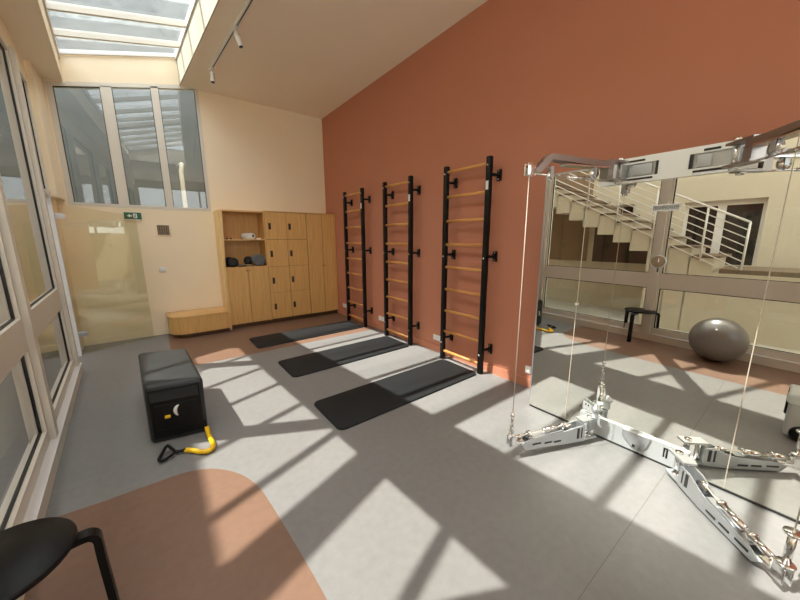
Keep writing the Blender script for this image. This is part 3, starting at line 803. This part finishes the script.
# top beam with two pockets
BX0 = 2.540
def beam(z0, z1, ya, yb, holes, mat, nm):
    m = MB()
    yc = sorted({ya, yb}|{h[0] for h in holes}|{h[1] for h in holes}); zc = sorted({z0, z1}|{h[2] for h in holes}|{h[3] for h in holes})
    for i in range(len(yc)-1):
        for j in range(len(zc)-1):
            a, b2, c, d = yc[i], yc[i+1], zc[j], zc[j+1]
            if any(h[0] <= a and b2 <= h[1] and h[2] <= c and d <= h[3] for h in holes): continue
            m.box(BX0, MX-.001, a, b2, c, d)
    return m.build(nm, mat, ks)
tb_ = beam(1.858, 2.014, .262, 1.005, [(.682, .882, 1.892, 1.974), (.308, .538, 1.895, 1.977)], M['beam_pale'], 'top_beam')
m = MB(); m.box(MX-.004, MX-.001, .682, .882, 1.892, 1.974); m.box(MX-.004, MX-.001, .308, .538, 1.895, 1.977); m.build('pocket_back', M['cast'], tb_)
m = MB(); m.box(BX0+.001, MX-.004, .684, .697, 1.893, 1.973); m.box(BX0+.001, MX-.004, .522, .536, 1.896, 1.976); m.build('pocket_edge', M['dark_slot'], tb_)
m = MB()
for a, b2 in ((.715, .82), (.44, .505)): m.box(BX0+.004, MX-.005, a, b2, 1.90, 1.966, .004)
m.build('pocket_plate', M['beam_grey'], tb_)
m = MB()
for (ya, yb, z) in ((.705, .84, 1.878), (.755, .85, 1.990), (.37, .515, 1.878), (.41, .48, 1.990)): m.box(BX0-.002, BX0+.004, ya, yb, z-.006, z+.006)
m.build('slot', M['dark_slot'], tb_)
# logo plate and round dial on the mirror
m = MB()
hw, hh = .068, .017
prof = []
for y, h in ((.070, .024), (.03, .019), (.0, .024), (-.03, .019), (-.070, .024)): prof.append((y, h))
pts = [(.618+y, 1.687+h) for y, h in prof]+[(.618+y, 1.687-h) for y, h in prof[::-1]]
m.prism(pts, MX-.006, MX-.001, 'x'); lg = m.build('logo_plate', M['white_plastic'], ks)
m = MB(); m.prism([(.618+(y-.618)*.93, 1.687+(z-1.687)*.72) for y, z in pts], MX-.0068, MX-.006, 'x'); m.build('plate_inlay', M['grey_shell'], lg)
text_mesh('TECHNOGYM', .023, 'lettering', M['ink'], lg, (MX-.0072, .618, 1.687), (0, -1, 0), (0, 0, 1), .0004, .92)
m = MB(); m.lathe([(.0, .010), (.033, .010), (.036, .008), (.036, .0)], (MX-.001, .616, 1.352), (-1, 0, 0), 36); dd = m.build('dial', M['grille'], ks)
m = MB(); m.lathe([(.036, .0), (.036, .006), (.043, .006), (.043, .0)], (MX-.001, .616, 1.352), (-1, 0, 0), 36); m.build('ring', M['cast'], dd)
m = MB(); m.box(MX-.0125, MX-.0108, .611, .616, 1.350, 1.372); m.build('pointer', M['sticker'], dd)
m = MB(); m.box(MX-.008, MX-.001, .611, .617, 1.285, 1.312); m.build('stem', M['dark_slot'], dd)

def pulley(m, c, ax, r=.028, w=.016):
    ax = Vector(ax).normalized()
    m.lathe([(.006, -w/2-.004), (r, -w/2), (r, -w/2+.003), (r*.78, -.001), (r*.78, .001), (r, w/2-.003), (r, w/2), (.006, w/2+.004)], c, ax, 24)
class Arm:
    """frame for one arm: s along the arm, t across, z up"""
    def __init__(self, hinge, tip):
        self.h = Vector((hinge[0], hinge[1], 0)); self.d = Vector((tip[0]-hinge[0], tip[1]-hinge[1], 0)); self.L = self.d.length; self.d.normalize()
        self.q = Vector((-self.d.y, self.d.x, 0))
    def __call__(self, p): return self.h+self.d*p.x+self.q*p.y+Vector((0, 0, p.z))
    def v(self, s, t, z): return self(Vector((s, t, z)))
def hinge_pins(A, z0, z1, name='hinge'):
    m = MB()
    for (s, t) in ((0., 0.), (.075, .0)): m.cyl(A.v(s, t, z0), A.v(s, t, z1), .013, n=14)
    m.cyl(A.v(0, 0, z1), A.v(0, 0, z1+.02), .020, n=14); m.cyl(A.v(0, 0, z0-.02), A.v(0, 0, z0), .020, n=14)
    m.build(name, M['chrome'], ks)
    m = MB(); zm = (z0+z1)/2; m.box(A.h.x-.012, BX0-.0005, A.h.y-.014, A.h.y+.014, zm-.04, zm+.04, .003); m.build('hinge_block', M['cast'], ks)
def top_arm(A, sgn):
    hinge_pins(A, 1.868, 1.985)
    L = A.L
    m = MB(A)
    # two side cheeks by the hinge and a broad bent bar
    m.box(-.03, .13, -.034, .034, 1.972, 1.984); m.box(-.03, .13, -.034, .034, 1.862, 1.874)
    m.box(.085, .13, -.03, .03, 1.874, 1.972)
    prof = [(.10, 1.930), (.20, 1.940), (L-.135, 1.957), (L-.055, 1.878), (L-.025, 1.878), (L-.025, 1.903), (L-.125, 1.988), (L-.14, 1.989), (.20, 1.975), (.10, 1.975)]
    n = len(prof); w = .032
    vs = [(s, -w, z) for s, z in prof]+[(s, w, z) for s, z in prof]
    m._put(vs, [tuple(range(n))[::-1], tuple(range(n, 2*n))]+[(i, (i+1) % n, n+(i+1) % n, n+i) for i in range(n)])
    a = m.build('upper_arm', M['arm_satin'], ks)
    m = MB(A); m.box(.13, .45, -.0325, .0325, 1.932, 1.940); m.build('arm_rib', M['chrome'], a)
    m = MB(); 
    m.tube([A.v(L-.03, 0, 1.880), A.v(L-.145, 0, 1.872), A.v(.19, 0, 1.868), A.v(.0, 0, 1.862)], .006, 8)
    m.cyl(A.v(.395, 0, 1.868), A.v(.275, 0, 1.870), .011, n=12); m.sphere(A.v(.405, 0, 1.868), .015, 14)
    m.build('rod_sleeve', M['chrome'], a)
    for s, z, r in ((L-.148, 1.874, .030), (.212, 1.902, .034)):
        m = MB(); pulley(m, A.v(s, 0, z), A.q, r); 
        m.box(0, 0, 0, 0, 0, 0) if False else None
        p_ = m.build('pulley', M['chrome'], a)
        m = MB(A); m.box(s-.012, s+.012, -.016, -.012, z-.012, z+.05); m.box(s-.012, s+.012, .012, .016, z-.012, z+.05); m.build('yoke', M['cast'], p_)
    m = MB(A); m.box(L-.03, L+.025, -.019, -.011, 1.862, 1.932, .003); m.box(L-.03, L+.025, .011, .019, 1.862, 1.932, .003); m.box(L-.035, L-.018, -.019, .019, 1.875, 1.92, .003)
    hs = m.build('pulley_housing', M['chrome'], a)
    m = MB(); pulley(m, A.v(L-.022, 0, 1.897), A.q, .024, .014); m.build('wheel', M['white_plastic'], hs)
    return a
LA = Arm((2.45, .86), (1.805, 1.102)); RA = Arm((2.45, .345), (1.985, -.11))
top_arm(LA, 1); top_arm(Arm((2.45, .335), (1.985, -.11)), -1)
# base beam
bb = beam(.016, .158, .31, .965, [(.535, .55, .057, .122), (.41, .436, .057, .132)], M['beam_grey'], 'base_beam')
m = MB(); m.box(MX-.008, MX-.002, .535, .55, .057, .122); m.box(MX-.008, MX-.002, .41, .436, .057, .132); m.build('slot', M['dark_slot'], bb)
m = MB(); m.prism([(.505, .158), (.675, .158), (.67, .102), (.615, .050), (.55, .040), (.52, .086)], BX0-.012, BX0-.001, 'x', .004); m.build('cover_plate', M['cast'], bb)
m = MB(); m.box(BX0-.0135, BX0-.011, .588, .604, .050, .070); m.build('square_hole', M['dark_slot'], bb)
m = MB(); m.box(BX0-.004, BX0+.004, .419, .427, .066, .122, .002); m.build('latch', M['chrome'], bb)
m = MB(); m.box(BX0+.004, MX-.005, .315, .96, .0, .0155); m.build('foot', M['dark_slot'], bb)
def low_arm(A, right=False):
    L = A.L; hinge_pins(A, .045, .175); U = 0. if right else .045
    m = MB(A)
    m.box(-.04, .10, -.036, .036, .172, .186); m.box(-.04, .10, -.036, .036, .03, .042)
    w = .040
    # open channel: floor, two tapering cheeks, closed toe
    def cheek(t0, t1):
        prof = [(.08, .03), (.08, .155), (.15, .150), (.25, .105+U*.7), (L-.13, .082+U), (L-.07, .055+U), (L-.10, .02+U*.8), (.24, .016+U*.4)]
        n = len(prof); k = lambda s: 1-.42*(s-.08)/L
        vs = [(s, t0*k(s), z) for s, z in prof]+[(s, t1*k(s), z) for s, z in prof]
        m._put(vs, [tuple(range(n))[::-1], tuple(range(n, 2*n))]+[(i, (i+1) % n, n+(i+1) % n, n+i) for i in range(n)])
    cheek(-w, -w+.010); cheek(w-.010, w)
    m._put([(.09, -.03, .035), (.09, .03, .035), (.25, .028, .022+U*.4), (.25, -.028, .022+U*.4), (L-.10, .017, .03+U*.8), (L-.10, -.017, .03+U*.8)], [(0, 1, 2, 3), (3, 2, 4, 5)])
    m._put([(.27, -.030, .112+U*.7), (.27, .030, .112+U*.7), (L-.13, .020, .080+U), (L-.13, -.020, .080+U)], [(0, 1, 2, 3)])
    m.box(.085, .10, -.03, .03, .04, .16)
    a = m.build('lower_arm', M['cast'], ks)
    for side in (-1, 1):
        for (s0, s1, zz) in ((.29, .35, .040+U*.55), (.37, .43, .042+U*.65), (.46, .53, .045+U*.75)):
            if s1 > L-.12: continue
            k = 1-.42*(s0-.08)/L; y0, y1 = sorted((side*(w*k-.004), side*(w*k+.0015)))
            m = MB(A); m.box(s0, s1, y0, y1, zz, zz+.012); m.build('arm_slot', M['dark_slot'], a)
        y0, y1 = sorted((side*.030, side*.0415)); m = MB(A); m.box(.105, .15, y0, y1, .06, .14); m.build('side_opening', M['dark_slot'], a)
        y0, y1 = sorted((side*.0405, side*.046)); m = MB(A); m.box(.122, .133, y0, y1, .055, .145, .002); m.build('strut', M['cast'], a)
    zp = .135 if not right else .115
    m = MB(); pulley(m, A.v(.20, 0, zp), A.q, .036); m.build('pulley', M['chrome'], a)
    z1, z2 = (.160, .150) if not right else (.125, .100)
    m = MB(); m.tube([A.v(.20, 0, zp+.03), A.v(.27, 0, z1+.003), A.v(L-.02, 0, z2-.006)], .0035, 8); m.build('cable', M['cable'], a)
    def zl(s): return z1+(z2-z1)*(s-.27)/(L-.29)
    def sleeve(sa, sb, r):
        m = MB(); m.cyl(A.v(sa, 0, zl(sa)), A.v(sb, 0, zl(sb)), r, n=16); m.build('sleeve', M['chrome'], a)
        m = MB(); m.lathe([(.0, 0), (r+.007, 0), (r+.009, .007), (r+.007, .014), (.0, .014)], A.v(sa-.012, 0, zl(sa)), A.d, 18); m.build('collar', M['chrome'], a)
    if right:
        sleeve(.335, .465, .018); sleeve(.51, .60, .017)
    else:
        sleeve(.265, .40, .014)
        m = MB(); m.sphere(A.v(.412, 0, zl(.412)), .018, 14); m.build('cable_stop', M['chrome'], a)
        m = MB(); pulley(m, A.v(.545, 0, zl(.545)-.004), (A.d.x, A.d.y, 0), .026); m.build('guide_wheel', M['chrome'], a)
        m = MB(); m.cyl(A.v(.56, 0, zl(.56)), A.v(L-.02, 0, zl(L-.02)), .011, n=12); m.build('rod', M['chrome'], a)
    zc = .135 if not right else .080
    m = MB(A)
    m.box(L-.03, L+.022, -.020, -.012, zc-.04, zc+.04, .004); m.box(L-.03, L+.022, .012, .020, zc-.04, zc+.04, .004); m.box(L-.095, L-.025, -.02, .02, zc-.032, zc-.012, .004)
    hs = m.build('pulley_housing', M['chrome'], a)
    m = MB(); pulley(m, A.v(L-.022, 0, zc), A.q, .026, .014); m.build('wheel', M['white_plastic'], hs)
    return a
low_arm(LA); low_arm(RA, True)
# vertical cables
tip = LA.v(LA.L+.0, 0, 0); 
m = MB(); m.cyl((tip.x, tip.y, .10), (tip.x, tip.y, 1.90), .0027, n=8); cb = m.build('cable', M['cable'], ks)
m = MB(); m.sphere((tip.x, tip.y, .322), .016, 16); m.build('cable_stop', M['chrome'], cb)
for q in range(2):
    m = MB(); pts = [(.013*math.cos(k*PI/8), .022*math.sin(k*PI/8)) for k in range(16)]
    m.tube([(tip.x+(p[0] if q else 0), tip.y+(0 if q else p[0]), .205+.036*q+p[1]) for p in pts], .005, 8, closed=True); m.build('chain_link', M['chrome'], cb)
m = MB(); m.cyl((tip.x, tip.y, .26), (tip.x, tip.y, .32), .010, n=12); m.build('cable_sleeve', M['chrome'], cb)
fm_ = MB(); fm_.sphere((MX-.012, 1.0835, 1.0), .011, 12); fm_.build('joint_button', M['white_plastic'], ks)
tip = RA.v(RA.L, 0, 0)
m = MB(); m.cyl((tip.x, tip.y, .10), (tip.x, tip.y, 1.90), .0027, n=8); cb = m.build('cable', M['cable'], ks)
m = MB(); m.cyl((tip.x, tip.y, .125), (tip.x, tip.y, .285), .014, n=16); hd_ = m.build('cable_handle', M['chrome'], cb)
for z in (.28, .125):
    m = MB(); m.lathe([(.0, 0), (.030, 0), (.032, .006), (.030, .012), (.0, .012)], (tip.x, tip.y, z), (0, 0, 1), 22); m.build('disc', M['chrome'], hd_)
cx, cyy = 2.455, .83
m = MB(); m.box(cx-.018, cx+.018, cyy-.020, cyy+.020, .191, .255, .004); m.lathe([(.0, 0), (.030, .0), (.034, .008), (.034, .018), (.026, .026), (.018, .03), (.018, .042), (.0, .046)], (cx, cyy, .253), (0, 0, 1), 8); m.build('hinge_post', M['cast'], ks)
m = MB(); m.prism([(.84, .19), (.95, .19), (.95, .255), (.84, .215)], BX0-.008, BX0-.002, 'x'); ep = m.build('end_plate', M['beam_grey'], ks)
m = MB(); m.box(BX0-.010, BX0-.0078, .925, .933, .225, .240); m.box(BX0-.010, BX0-.0078, .905, .913, .222, .237); m.build('plate_marks', M['ink'], ep)

# ------------------------------------------------------------------ wall fittings
def socket(name, y, z, w, h, label, group=None):
    t = thing(name, (XW, y, z), label, 'socket', group)
    m = MB(); m.box(XW-.012, XW, y-w/2, y+w/2, z-h/2, z+h/2, .003); m.build('plate', M['white_plastic'], t)
    n = 2 if w > .1 else 1
    for i in range(n):
        yy = y+(i-(n-1)/2)*w/n; m = MB(); m.lathe([(.020, 0), (.022, .002), (.022, .0035), (.019, .0035), (.017, .001)], (XW-.012, yy, z), (-1, 0, 0), 18); m.build('outlet', M['white_plastic'], t)
socket('wall_socket', 2.94, .197, .165, .075, 'white double wall socket left of the nearest wall bars', 'white sockets low on the terracotta wall')
socket('wall_socket', 4.27, .197, .175, .075, 'white double wall socket beside the middle wall bars', 'white sockets low on the terracotta wall')
socket('wall_socket', 5.57, .205, .15, .075, 'white double wall socket between farthest wall bars and wardrobe', 'white sockets low on the terracotta wall')
socket('wall_switch_box', 1.625, .188, .06, .075, 'small white socket at the left edge of the mirror')
BWY = YB
def back_at(x, z): return (x, YB, z)
ex = thing('exit_sign', (-.188, YB-.02, 1.85), 'green emergency exit sign with white arrow under the back window', 'sign')
ax0, ax1, az0, az1 = -.288, -.088, 1.803, 1.900
m = MB(); m.box(ax0, ax1, YB-.028, YB, az0, az1, .003); m.build('panel', M['green'], ex)
m = MB(); m.box(ax0, ax1, YB-.030, YB-.0, az0-.012, az0-.001); m.build('lower_edge', M['white_plastic'], ex)
zc = (az0+az1)/2; DX = -.058; yy0, yy1 = YB-.0295, YB-.028
m = MB(); m.prism([(-.195+DX, zc), (-.165+DX, zc+.024), (-.165+DX, zc+.010), (-.140+DX, zc+.010), (-.140+DX, zc-.010), (-.165+DX, zc-.010), (-.165+DX, zc-.024)], yy0, yy1, 'y'); m.build('arrow', M['sticker'], ex)
m = MB(); m.box(-.125+DX, -.082+DX, yy0, yy1, zc-.032, zc+.032); dq = m.build('door_symbol', M['sticker'], ex)
m = MB(); m.lathe([(0, 0), (.006, 0), (.006, .0005), (0, .0005)], (-.100+DX, yy0, zc+.021), (0, -1, 0), 14)
for pts in ([(-.106, .013), (-.096, .014), (-.098, -.006), (-.108, -.004)], [(-.108, -.003), (-.100, -.006), (-.090, -.020), (-.092, -.027), (-.099, -.018)], [(-.108, -.002), (-.104, -.010), (-.114, -.026), (-.119, -.024)], [(-.105, .012), (-.116, .004), (-.120, -.006), (-.116, -.006), (-.112, .001)], [(-.097, .012), (-.088, .004), (-.085, .006), (-.095, .015)]):
    m.prism([(a+DX, zc+b2) for a, b2 in pts], yy0-.0005, yy0, 'y')
m.build('running_figure', M['green'], dq)
vg = thing('vent_grille', (.153, YB-.01, 1.65), 'square brown vent grille in a pale frame on the back wall', 'vent')
m = MB(); m.box(.062, .245, YB-.010, YB, 1.560, 1.742, .003); m.build('frame', M['cream'], vg)
m = MB(); m.box(.078, .229, YB-.012, YB-.009, 1.580, 1.726); m.build('backing', M['dark_cloth'], vg)
m = MB()
for k in range(5): m.box(.080+k*.030, .080+k*.030+.024, YB-.018, YB-.012, 1.582, 1.724)
m.build('slats', M['grille'], vg)
ls = thing('light_switch', (.076, YB-.01, 1.04), 'small white light switch on the back wall above the bench', 'switch')

m = MB(); m.box(.034, .118, YB-.009, YB, .996, 1.080, .003); m.build('plate', M['white_plastic'], ls)
m = MB(); m.box(.051, .101, YB-.013, YB-.009, 1.013, 1.063, .002); m.build('rocker', M['sticker'], ls)

# ------------------------------------------------------------------ track light
tk = thing('track_light_rail', (1.0, 4.2, ZC), 'white ceiling track with a dark slot beside the skylight', 'track')
tx = lambda y: .905+.075*(5.35-y)
def bar_y(m, ya, yb, xo, w, z0, z1):
    vs = [(tx(y)+xo+s*w/2, y, z) for y in (ya, yb) for s in (-1, 1) for z in (z0, z1)]
    m._put(vs, [(0, 1, 3, 2), (4, 6, 7, 5), (0, 4, 5, 1), (2, 3, 7, 6), (0, 2, 6, 4), (1, 5, 7, 3)])
m = MB(); bar_y(m, 1.2, 5.42, -.010, .016, ZC-.032, ZC-.0005); bar_y(m, 1.2, 5.42, .016, .010, ZC-.032, ZC-.0005); bar_y(m, 1.2, 5.42, .004, .04, ZC-.008, ZC-.0005); bar_y(m, 5.40, 5.44, .004, .042, ZC-.034, ZC-.0005); m.build('rail', M['white_plastic'], tk)
m = MB(); bar_y(m, 1.2, 5.40, .0045, .014, ZC-.030, ZC-.010); m.build('slot', M['dark_slot'], tk)
for y, dirv, lb in ((5.33, (-.10, -.35, -.9), 'white spotlight at the far end of the ceiling track'), (4.22, (.18, -.28, -.9), 'white spotlight on the ceiling track with its dark opening facing down'), (2.6, (.5, 0, -.8), 'white spotlight on the near part of the ceiling track')):
    if y < 3: continue
    x = tx(y)+.0; sp = thing('spotlight', (x, y, ZC-.03), lb, 'spotlight', 'spotlights on the ceiling track')
    m = MB(); m.box(x-.02, x+.02, y-.05, y+.05, ZC-.055, ZC-.034, .003); m.cyl((x, y, ZC-.055), (x, y, ZC-.10), .012, n=12); m.build('adapter', M['white_plastic'], sp)
    d = Vector(dirv).normalized(); p0 = Vector((x, y, ZC-.085))
    m = MB(); m.lathe([(.022, 0), (.027, .004), (.027, .155), (.024, .155), (.023, .14)], p0, d, 24); h = m.build('lamp_body', M['white_plastic'], sp)
    m = MB(); m.lathe([(.0, .142), (.0235, .142), (.0235, .147), (0, .147)], p0, d, 24); m.build('lens', M['dark_slot'], h)

# ------------------------------------------------------------------ light
w = bpy.data.worlds.new('sky'); SC.world = w; w.use_nodes = True; nt = w.node_tree; nt.nodes.clear()
out = nt.nodes.new('ShaderNodeOutputWorld'); bg = nt.nodes.new('ShaderNodeBackground')
sk_ = nt.nodes.new('ShaderNodeTexSky'); sk_.sky_type = 'NISHITA'; sk_.sun_disc = False
SUN = Vector((.55, -.28, -1.0)).normalized()
sk_.sun_elevation = math.asin(-SUN.z); sk_.sun_rotation = math.atan2(-SUN.x, -SUN.y)
sk_.air_density = 1.0; sk_.dust_density = 4.0
hz = nt.nodes.new('ShaderNodeMix'); hz.data_type = 'RGBA'; hz.inputs['Factor'].default_value = .75; hz.inputs['B'].default_value = (.90, .92, .93, 1)
gm_ = nt.nodes.new('ShaderNodeVectorMath'); gm_.operation = 'SCALE'; gm_.inputs['Scale'].default_value = .12
nt.links.new(sk_.outputs['Color'], gm_.inputs[0]); nt.links.new(gm_.outputs['Vector'], hz.inputs['A'])
nt.links.new(hz.outputs['Result'], bg.inputs['Color']); bg.inputs['Strength'].default_value = 4.0
nt.links.new(bg.outputs['Background'], out.inputs['Surface'])
sun = bpy.data.lights.new('sun', 'SUN'); sun.energy = 9.2; sun.angle = math.radians(.55); sun.color = (1, .95, .87)
so = bpy.data.objects.new('sun', sun); COL.objects.link(so); so.rotation_euler = SUN.to_track_quat('-Z', 'Y').to_euler(); so.location = (-6, 4, 12)

# ------------------------------------------------------------------ camera
cam = bpy.data.cameras.new('camera'); co = bpy.data.objects.new('camera', cam); COL.objects.link(co)
fpx, yaw, pit, rol = 317.45, .65317, .18941, .00371
cam.sensor_width = 36; cam.lens = 36*fpx/800; cam.clip_start = .02; cam.clip_end = 100
fw = Vector((math.sin(yaw)*math.cos(pit), math.cos(yaw)*math.cos(pit), -math.sin(pit)))
rt = Vector((math.cos(yaw), -math.sin(yaw), 0)); dnv = fw.cross(rt)
r2 = rt*math.cos(rol)+dnv*math.sin(rol); d2 = fw.cross(r2)
co.matrix_world = Matrix(((r2.x, -d2.x, -fw.x, 0), (r2.y, -d2.y, -fw.y, 0), (r2.z, -d2.z, -fw.z, 1.5), (0, 0, 0, 1)))
SC.camera = co
vs = SC.view_settings; vs.view_transform = 'Standard'; vs.look = 'None'; vs.gamma = 1; vs.use_curve_mapping = False; vs.exposure = .22
SC.cycles.use_denoising = True
SC.cycles.max_bounces = 12; SC.cycles.diffuse_bounces = 6; SC.cycles.transparent_max_bounces = 24; SC.cycles.glossy_bounces = 6
